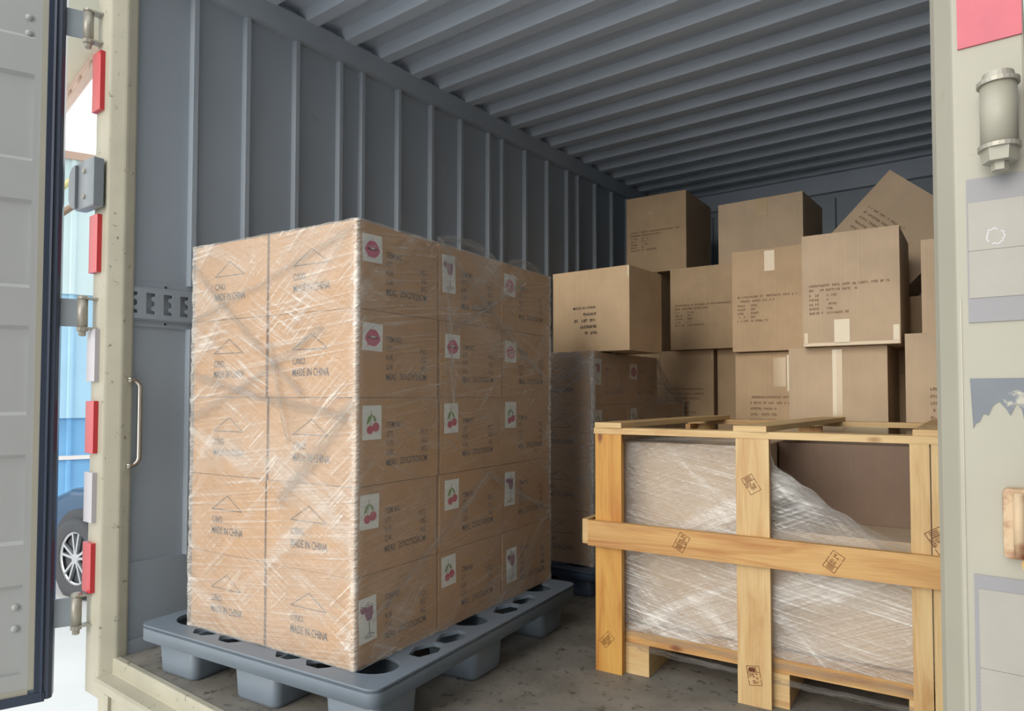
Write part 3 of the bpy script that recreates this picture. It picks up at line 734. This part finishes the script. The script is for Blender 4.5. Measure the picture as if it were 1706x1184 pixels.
# a small loose carton lid corner on the stack top
# ================================================================= FAR WRAPPED STACK
S2 = Vector((-1.624, 2.66, .125)); S2Y = R(2); S2M = Matrix.Translation(S2) @ Matrix.Rotation(S2Y, 4, 'Z')
k2 = {(0, 3): 'glass', (1, 3): 'lips', (0, 2): 'cherry', (1, 2): 'cherry', (0, 1): 'cherry', (1, 1): 'glass', (0, 0): 'glass', (1, 0): 'cherry'}
rn2 = ['bottom row', 'second row from the bottom', 'third row from the bottom', 'top row']
for col, top_ in ((0, 4), (1, 4), (2, 3)):
    for row in range(top_):
        k = k2.get((col, row))
        lb = 'carton in the far wrapped stack, %s, %s' % (['nearest column', 'middle column', 'farthest column'][col], rn2[row])
        small_carton(2, col, row, -CW, col * .357, row * .2445, S2M, S2Y, k if row >= 2 and col < 2 else None, ('front', 'side') if col == 0 else ('side',), lb, 'cartons of the far wrapped stack')
for row in range(4):
    small_carton(2, 3, row, -CW * 2 - .01, 0, row * .2445, S2M, S2Y, None, ('front',), 'carton in the far wrapped stack, hidden-side column, ' + rn2[row], 'cartons of the far wrapped stack')
fw2 = thing('stretch_wrap', 'shade-tinted stretch film wrapped around the far stack behind the wooden crate', 'wrap', S2, S2Y)
cap2 = lambda x, y: .978 if y < .70 else .978 - .235 * (1 - math.exp(-(y - .70) * 9))
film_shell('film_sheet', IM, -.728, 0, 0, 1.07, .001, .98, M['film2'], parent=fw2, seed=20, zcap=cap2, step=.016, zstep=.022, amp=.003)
ribbon([(.012, .70 + .36 * i / 20, .97 - .235 * (1 - math.exp(-2.6 * i / 20))) for i in range(21)], .05, M['film2'], fw2, 'film_tail', Vector((1, 0, 0)), 41)
for s, (a, c, wd) in enumerate((((.001, -.008, .02), (.001, -.008, .97), .035),)):
    ribbon(line_pts(a, c, 60, 0, s + 50), wd, M['fold2'], fw2, nrm=Vector((.7, -.7, 0)), seed=s + 50)

# ================================================================= LARGE CARTONS
def big_carton(label, R_, w_, d_, z0, z1, yaw, mat='card2', prt='lines', tape=None, tilt=None, group='large cartons piled at the back'):
    """R_ = front bottom right corner (x,y)"""
    h_ = z1 - z0; a = R(yaw); ex = Vector((math.cos(a), math.sin(a))); ey = Vector((-math.sin(a), math.cos(a)))
    c = Vector(R_) - ex * w_ / 2 + ey * d_ / 2
    o = obj('large_carton', carton_bm(w_, d_, h_), M[mat], None, (c.x, c.y, z0), a); tag(o, label, 'carton', group)
    fr = frame_front(w_, d_, .0012); rr = random.Random(int(w_ * 1000 + z0 * 77)); b = None
    if prt == 'lines':
        b = B(); t_ = h_ * .53
        glyphs(b, fr, w_ * .08, t_, w_ * .82, .009, rr); glyphs(b, fr, w_ * .08, t_ - .02, w_ * .5, .009, rr)
        for i in range(5):
            glyphs(b, fr, w_ * .08, t_ - .042 - i * .019, w_ * (.10 if i < 4 else .14), .009, rr)
            glyphs(b, fr, w_ * .27, t_ - .042 - i * .019, w_ * (.06 if i % 2 else .09) * (2 if i == 4 else 1), .009, rr)
        glyphs(b, fr, w_ * .46, t_ - .118, w_ * .05, .010, rr)
    elif prt == 'lowlines':
        b = B(); t_ = h_ * .60
        for i in range(6): glyphs(b, fr, w_ * .25, t_ - i * .028, w_ * (.6 if i < 2 else rr.uniform(.35, .55)), .010, rr)
    elif prt == 'china':
        b = B()
        text(b, 'MADE IN CHINA', fr, w_ * .28, h_ * .52, w_ * .30, .013)
        for i, q in enumerate((.16, .28, .20, .14)): glyphs(b, fr, w_ * (.58 - q), h_ * .52 - .030 * (i + 1), w_ * q, .012, rr)
    if b: obj('printed_marking', b, M['inklight'] if prt != 'china' else M['ink'], o)
    # centre seam of the lid flaps with tape folded over the edge
    for tp in (tape or []):
        b = B(); x0, zz0, x1, zz1, m_ = tp
        box(b, (-w_ / 2 + x0 * w_, -d_ / 2 - .0016, zz0 * h_), (-w_ / 2 + x1 * w_, -d_ / 2 - .0004, zz1 * h_)); obj('packing_tape', b, M[m_], o)
    b = B(); box(b, (-w_ / 2 + .01, -.024, h_ - .0002), (w_ / 2 - .01, .024, h_ + .0008)); obj('lid_tape', b, M['tape'], o)
    return o
zT = 1.112
big_carton('large carton printed MADE IN CHINA resting on the far wrapped stack', (-1.474, 2.735), .42, .33, 1.107, 1.495, 0, 'card2', 'china', [(.0, .93, .02, 1.0, 'tapeglint'), (.98, .86, 1.0, .99, 'tapeglint')])
big_carton('carton half hidden behind the far wrapped stack, dark side showing', (-1.517, 3.84), .40, .40, .58, 1.17, 2, 'card2', 'lowlines', [(.97, .9, .99, .99, 'tapeglint')])
big_carton('middle tier carton with faint print, second from the left', (-1.350, 3.78), .40, .38, 1.172, 1.655, 3, 'card2', 'lines', [(.96, .05, .985, .10, 'tapeglint')])
big_carton('faintly printed middle tier carton, right edge behind the largest carton', (-.862, 3.32), .345, .42, zT + .004, 1.612, 2, 'card2', 'lines', [(.46, .78, .60, .98, 'tape')])
big_carton('largest carton of the middle tier with a clear tape patch at its bottom', (-.437, 3.10), .376, .42, zT, 1.594, 3, 'card3', 'lines', [(.34, .02, .50, .23, 'tapeglint'), (.93, .03, .99, .16, 'tapeglint'), (.02, .02, .06, .12, 'tape'), (.01, 0, .99, .028, 'tape')])
big_carton('lower tier carton below the middle tier, its right half hidden', (-.912, 3.36), .297, .45, .55, zT, 2, 'card2', 'lowlines', [(.62, .70, .82, .95, 'tape'), (.84, .66, .87, .97, 'tapeglint')])
big_carton('lower tier carton right behind the crate with vertical tape down its middle', (-.495, 3.15), .392, .46, .55, zT - .002, 3, 'card3', None, [(.46, .45, .50, .98, 'tapeglint'), (.50, .0, .56, .98, 'tape'), (.60, .26, .99, .42, 'tapeglint')])
big_carton('lower tier carton at the far right, partly behind the right post', (-.075, 3.08), .345, .44, .58, 1.147, 0, 'card3', 'lowlines')
big_carton('middle tier carton at the far right, a sliver beside the right post', (-.085, 3.16), .283, .42, 1.149, 1.533, 0, 'card3', None)
big_carton('topmost carton near the left wall with small print', (-1.760, 4.02), .41, .50, 1.70, 2.205, 4, 'card2', 'lines', [(.38, .76, .46, .79, 'tapeglint')])
big_carton('topmost carton in the middle, plain with a centre seam', (-1.001, 3.83), .475, .42, 1.657, 2.013, 0, 'card3', None, [(.47, .72, .60, 1.0, 'tape')])
# supports under the tiers (seen only through gaps)
for lb, R_, w_, d_, z0, z1 in (('supporting carton on the floor behind the crate, below the taped lower tier carton', (-.495, 3.16), .40, .46, 0, .548),
        ('supporting carton on the floor below the lower tier carton with hidden right half', (-.905, 3.36), .38, .46, 0, .548),
        ('supporting carton on the floor at the far right, behind the crate', (-.075, 3.10), .345, .44, 0, .578),
        ('supporting carton on the floor behind the far wrapped stack', (-1.517, 3.86), .40, .40, 0, .578),
        ('supporting carton below the second middle tier carton, lower one', (-1.10, 3.86), .40, .40, 0, .58),
        ('supporting carton below the second middle tier carton, upper one', (-1.10, 3.86), .40, .40, .582, 1.170),
        ('supporting carton in the back corner by the left wall, lowest', (-1.96, 4.02), .42, .48, 0, .56),
        ('supporting carton in the back corner by the left wall, second', (-1.96, 4.02), .42, .48, .562, 1.13),
        ('supporting carton in the back corner by the left wall, third', (-1.96, 4.02), .42, .48, 1.132, 1.698),
        ('supporting carton behind the largest carton, lowest', (-.13, 3.62), .46, .46, 0, .50),
        ('supporting carton behind the largest carton, second', (-.13, 3.62), .46, .46, .502, 1.0),
        ('supporting carton behind the largest carton, third, below the tilted one', (-.13, 3.62), .46, .46, 1.002, 1.365)):
    big_carton(lb, R_, w_, d_, z0, z1, 0, 'card2', None, group='supporting cartons at the back')
# tilted carton
o = obj('large_carton', carton_bm(.46, .30, .40), M['card3']); tag(o, 'tilted carton standing on its corner at the top right, before the back wall', 'carton', 'large cartons piled at the back')
TILT = Matrix.Translation((-.535, 3.86, 1.70)) @ Matrix.Rotation(R(4), 4, 'Z') @ Matrix.Rotation(R(-8), 4, 'X') @ Matrix.Rotation(R(42), 4, 'Y') @ Matrix.Translation((0, 0, -.20))
o.matrix_world = TILT
b = B(); rr = random.Random(3); fr = frame_front(.46, .30, .0012)
for i in range(5): glyphs(b, fr, .05, .20 - i * .03, .22, .010, rr)
obj('printed_marking', b, M['inklight'], o)

# ================================================================= WOODEN CRATE
KY = R(5.27); KO = Vector((-1.179, 1.947, 0)); crate = thing('wooden_crate', 'open pine slat crate with stamped boards at the right', 'crate', KO, KY)
D_ = 1.04
def board(name, lo, hi, mat='wood', parent=crate, rot=None):
    b = B(); box(b, lo, hi, rot); bev(b, .0015); return obj(name, b, M[mat], parent)
p1 = board('post', (0, 0, .0), (.093, .022, .774), 'woodor')
p2 = board('post', (.461, 0, -.0), (.556, .022, .774), 'wood2')
p3 = board('post', (.912, 0, 0), (.957, .022, .774), 'wood2'); p4 = board('post', (.9605, 0, 0), (1.012, .022, .774), 'wood2')
for x in (.0, .46, .92): board('post', (x, D_ - .022, 0), (x + .093, D_, .774), 'wood')
board('post', (.0, .024, 0), (.022, .10, .774), 'woodor'); board('post', (.0, D_ - .12, 0), (.022, D_ - .024, .774), 'wood'); board('post', (.99, D_ - .12, 0), (1.012, D_ - .024, .774), 'wood')
board('top_rail', (-.004, -.002, .774), (1.016, .075, .794), 'wood2'); board('top_rail', (-.004, D_ - .07, .774), (1.016, D_, .794), 'wood2')
for x, a in ((0.0, -4), (.455, -5), (.92, -2)):
    T = Matrix.Translation((x, 0, 0)) @ Matrix.Rotation(R(a), 4, 'Z')
    b = B(); box(b, (0, -.002, .7942), (.097, D_ - .0, .811), T); bev(b, .0015)
    so_ = obj('top_slat', b, [M['wood2'], M['woodend']], crate)
bm_ = board('cross_beam', (-.018, -.022, .408), (1.012, -.0005, .490), 'wood')
board('cross_beam', (-.040, -.016, .412), (-.019, D_, .492), 'wood2'); board('cross_beam', (1.013, -.016, .412), (1.034, D_, .492), 'wood2')
board('bottom_rail', (.024, .034, .098), (1.0, .11, .136), 'wood'); board('bottom_rail', (.024, D_ - .11, .098), (1.0, D_ - .034, .136), 'wood')
for i in range(6): board('base_board', (.024, .15 + i * .145, .118), (1.0, .15 + i * .145 + .10, .136), 'wood')
for x in (.078, .505, .90): board('skid', (x, .03, .0), (x + .095, D_ - .03, .0978), 'wood2')
# burned stamps on the boards
def stamp(parent, cx, cz, ang, s, ypl, rows=2, blot=False, seed=1):
    rr = random.Random(seed); b = B(); ca, sa = math.cos(R(ang)), math.sin(R(ang))
    fr = lambda x, z: Vector((cx + (x * ca - z * sa) * s, ypl, cz + (x * sa + z * ca) * s))
    W2, H2 = .026, .017
    for p, q in (((-W2, -H2), (W2 * .3, -H2)), ((W2 * .5, -H2), (W2, -H2)), ((-W2, -H2), (-W2, H2)), ((-W2, H2), (W2 * .2, H2)), ((W2, -H2), (W2, H2)), ((W2 * .4, H2), (W2, H2)), ((-W2 * .35, -H2), (-W2 * .35, H2))): line2(b, fr, p, q, .0014)
    # vertical letters of the mark in the left field
    for i in range(4): line2(b, fr, (-W2 * .85 + i * .0035, -.009), (-W2 * .85 + i * .0035, .009), .0016)
    for k, z in enumerate((.006, -.003, -.012)[:rows + 1]): glyphs(b, fr, -W2 * .2, z - .003, .026 if k < 2 else .014, .0065, rr)
    if blot: poly2(b, fr, [(-.021, -.012), (-.012, -.014), (-.010, .004), (-.020, .006)])
    return obj('burned_stamp', b, M['burn'], parent)
stamp(crate, .505, .640, -58, 1.0, -.0007, seed=2); stamp(crate, .508, .088, -80, 1.05, -.0007, blot=True, seed=3)
stamp(crate, .300, .452, 62, 1.0, -.0228, seed=4); stamp(crate, .728, .448, 58, 1.0, -.0228, 1, seed=5)
stamp(crate, .975, .528, -58, 1.15, -.0007, seed=6); stamp(crate, .04, .105, 48, .9, -.0007, seed=7)
# contents
KM = Matrix.Translation(KO) @ Matrix.Rotation(KY, 4, 'Z')
def crate_carton(lb, lo, hi, mat='card2'):
    s = Vector(hi) - Vector(lo); o = obj('crated_carton', carton_bm(*s), M[mat]); c = KM @ Vector(((lo[0] + hi[0]) / 2, (lo[1] + hi[1]) / 2, lo[2])); o.location = c; o.rotation_euler[2] = KY
    tag(o, lb, 'carton', 'cartons inside the crate')
crate_carton('wrapped carton filling the left half of the crate', (.045, .13, .137), (.505, D_ - .15, .742), 'card3')
crate_carton('wrapped carton in the lower right of the crate, behind the cross beam', (.512, .13, .137), (.985, D_ - .15, .49), 'card3')
crate_carton('carton with shade in its colour, upper right of the crate, set back', (.512, .36, .491), (.955, D_ - .15, .742), 'cardshade')
fw3 = thing('stretch_wrap', 'shiny streaked stretch film around the cartons inside the wooden crate', 'wrap', KO, KY)
def keep3(p, z):
    return not (z > .735 and p[0] > .5)
def cap3(x, y):
    if x > .56 and y < .3: return .70 - (x - .56) * .70
    return .40 if x > .56 else 9
film_shell('film_sheet', IM, .040, .99, .045, D_ - .13, .10, .745, M['film3'], parent=fw3, seed=33, keep=keep3, zcap=cap3, off=.006, amp=.005, top=.25)
for s, (a, c, wd) in enumerate((((.56, .030, .69), (.985, .030, .40), .022), ((.06, .030, .135), (.99, .030, .118), .03), ((.1, .028, .092), (.98, .026, .072), .022), ((.56, .030, .66), (.9, .03, .49), .02))):
    ribbon(line_pts(a, c, 60, .006, s + 60), wd, M['fold'], fw3, seed=s + 60)

# ================================================================= OUTSIDE
# sheet metal wall
bw = thing('sheet_metal_fence', 'tall pale blue sheet metal wall beyond the truck', 'wall', (-10.3, 3.77, -.9), R(69))
def sheet(name, x0, x1, z0, z1, m_, y):
    b = B(); box(b, (x0, y, z0), (x1, y + .03, z1)); x = x0
    while x < x1:
        prism(b, [(x, y), (x + .02, y - .03), (x + .05, y - .03), (x + .07, y)], z0, z1, 'z'); x += .30
    bmesh.ops.recalc_face_normals(b, faces=b.faces[:]); obj(name, b, [M[m_]], bw)
sheet('lower_sheets', -5, 5, 0, 1.55, 'bluewall', .0); sheet('middle_sheets', -5, 5, 1.5, 3.2, 'bluemid', -.045); sheet('upper_sheets', -5, 5, 3.15, 5.0, 'bluepale', -.09)
b = B(); box(b, (-5, -.15, 4.95), (5, .1, 5.05)); obj('ridge_cap', b, M['pink'], bw)
b = B(); box(b, (-5, -.05, 0.95), (5, .0, 1.0)); obj('white_rail', b, M['whitepaint'], bw)
b = B(); rr = random.Random(5); fr = lambda x, z: Vector((x, -.034, z))
M['wprint'] = M['whitepaint']
bwo = b
for i in range(3): glyphs(b, fr, -.62, 1.42 - i * .10, .34, .06, rr)
obj('painted_notice', b, M['whitepaint'], bw)
# canopy
cn = thing('canopy', 'beige canopy roof edge above the pale wall at the top left', 'canopy', (0, 0, 0))
b = B(); prism(b, [(-6.2, 3.05), (-14, 4.22), (-14, -2), (-6.2, -2)], 5.2, 5.45, 'z'); obj('roof_slab', b, M['canopy'], cn)
b = B(); dv = Vector((-7.8, 1.17, 0)).normalized(); p0 = Vector((-6.2, 3.0, 5.02))
cyl(b, p0, p0 + dv * 7.8, .05, .05, 8); cyl(b, p0 + Vector((0, 0, .18)), p0 + dv * 7.8 + Vector((0, 0, .18)), .03, .03, 8)
for i in range(26): cyl(b, p0 + dv * i * .3, p0 + dv * (i * .3 + (.15 if i % 2 else -.15)) + Vector((0, 0, .18)), .018, .018, 6)
obj('edge_truss', b, M['pink'], cn)
for x in (-13.7, -6.5):
    b = B(); cyl(b, (x, -1.7, -.9), (x, -1.7, 5.2), .08); obj('column', b, M['canopy'], cn)
for nm, c_, a, c in (('yellow_brace', 'yellow', (-7.9, 2.15, 2.45), (-7.0, 2.85, 3.35)), ('brown_brace', 'brown', (-7.9, 2.12, 2.22), (-6.9, 2.9, 3.1))):
    b = B(); a = Vector(a); c = Vector(c); d = c - a; cyl(b, a - d * 1.1, c + d * .9, .03, .03, 10)
    tag(obj('brace_pole', b, M[c_]), ('yellow' if c_ == 'yellow' else 'brown') + ' slanting pole in front of the pale sheet wall', 'pole')

# car
car = thing('car', 'dark blue car parked outside behind the left post', 'car', (-6.86, 2.60, -.9), R(189))
# local: +x = forward (towards the left of the photo), near side is +y or -y; wheel axis passes the origin
def car_body():
    b = B(); prof = [(.72, .22), (.82, .42), (.80, .66), (.62, .82), (.2, .95), (-.45, 1.03), (-1.15, 1.42), (-2.0, 1.50), (-2.9, 1.42), (-3.5, 1.05), (-3.62, .60), (-3.5, .25)]
    secs = []; W_ = 1.76
    for t, ins, top in ((0, .10, .0), (.06, .02, .0), (.25, 0, 0), (.75, 0, 0), (.94, .02, 0), (1, .10, 0)):
        secs.append([b.verts.new((x * (1 - ins * .6) , -t * W_, z - (ins * .5 if z > 1.0 else 0))) for x, z in prof])
    for q, s in zip(secs, secs[1:]):
        for k in range(len(q)): f = b.faces.new((q[k], q[(k + 1) % len(q)], s[(k + 1) % len(q)], s[k])); f.smooth = True
    b.faces.new(secs[0][::-1]); b.faces.new(secs[-1]); bmesh.ops.recalc_face_normals(b, faces=b.faces[:]); return b
b = car_body(); bev(b, .05, 3, 25)
body = obj('body', b, M['carpaint'], car); body.location = (0, .10, 0)
b = B(); prism(b, [(-.55, 1.06), (-1.18, 1.40), (-2.75, 1.38), (-3.2, 1.08)], -1.70, .075, 'y'); 
for v in b.verts: v.co.y = v.co.y
obj('side_glass', b, M['glass'], car)
for x in (0, -2.65):
    for y0 in (.0, -1.60):
        s = 1 if y0 == 0 else -1
        b = B(); cyl(b, (x, y0 + s * .115 + (0 if s > 0 else 0), .36), (x, y0 + s * .02, .36), .43, .43, 40); obj('wheel_arch', b, M['tyre'], car)
        b = B(); yo = y0 + s * .16; yi = y0 - s * .06
        # tyre as lathe
        ringp = [(.235, yo), (.30, yo + s * .012), (.345, yo), (.355, yo - s * .04), (.355, yi + s * .04), (.34, yi), (.235, yi)]
        rg = [[b.verts.new((x + r_ * math.cos(2 * math.pi * i / 40), yy_, .36 + r_ * math.sin(2 * math.pi * i / 40))) for i in range(40)] for r_, yy_ in ringp]
        for q, s2 in zip(rg, rg[1:]):
            for k in range(40): b.faces.new((q[k], q[(k + 1) % 40], s2[(k + 1) % 40], s2[k])).smooth = True
        bmesh.ops.recalc_face_normals(b, faces=b.faces[:]); ty = obj('tyre', b, M['tyre'], car)
        b = B(); cyl(b, (x, yo - s * .06, .36), (x, yo - s * .07, .36), .235, .235, 40, mi=1); cyl(b, (x, yo - s * .04, .36), (x, yo - s * .005, .36), .05, .045, 20)
        for k in range(10):
            a = 2 * math.pi * k / 10; T = Matrix.Translation((x, yo - s * .02, .36)) @ Matrix.Rotation(-a, 4, 'Y') @ Matrix.Rotation(R(6 if k % 2 else -6), 4, 'Y')
            box(b, (.03, -.012, -.011), (.225, .012, .011), T)
        rg = [[b.verts.new((x + r_ * math.cos(2 * math.pi * i / 40), yo - s * d_, .36 + r_ * math.sin(2 * math.pi * i / 40))) for i in range(40)] for r_, d_ in ((.215, .02), (.24, .0), (.24, .07))]
        for q, s2 in zip(rg, rg[1:]):
            for k in range(40): b.faces.new((q[k], q[(k + 1) % 40], s2[(k + 1) % 40], s2[k])).smooth = True
        obj('rim', b, [M['alloy'], M['tyre']], car)
# red crumpled sheet
b = B(); bmesh.ops.create_icosphere(b, subdivisions=4, radius=1)
for v in b.verts:
    n_ = noise.noise(v.co * 2.3) * .22 + noise.noise(v.co * 6) * .09; v.co = Vector((v.co.x * .42, v.co.y * .4, max(-.02, v.co.z) * .52)) * (1 + n_)
    v.co.z = max(v.co.z, 0)
rs = obj('red_sheet', b, M['redcloth'], None, (-8.3, 2.62, -.9)); tag(rs, 'crumpled red plastic sheet on the ground by the blue car', 'sheet')
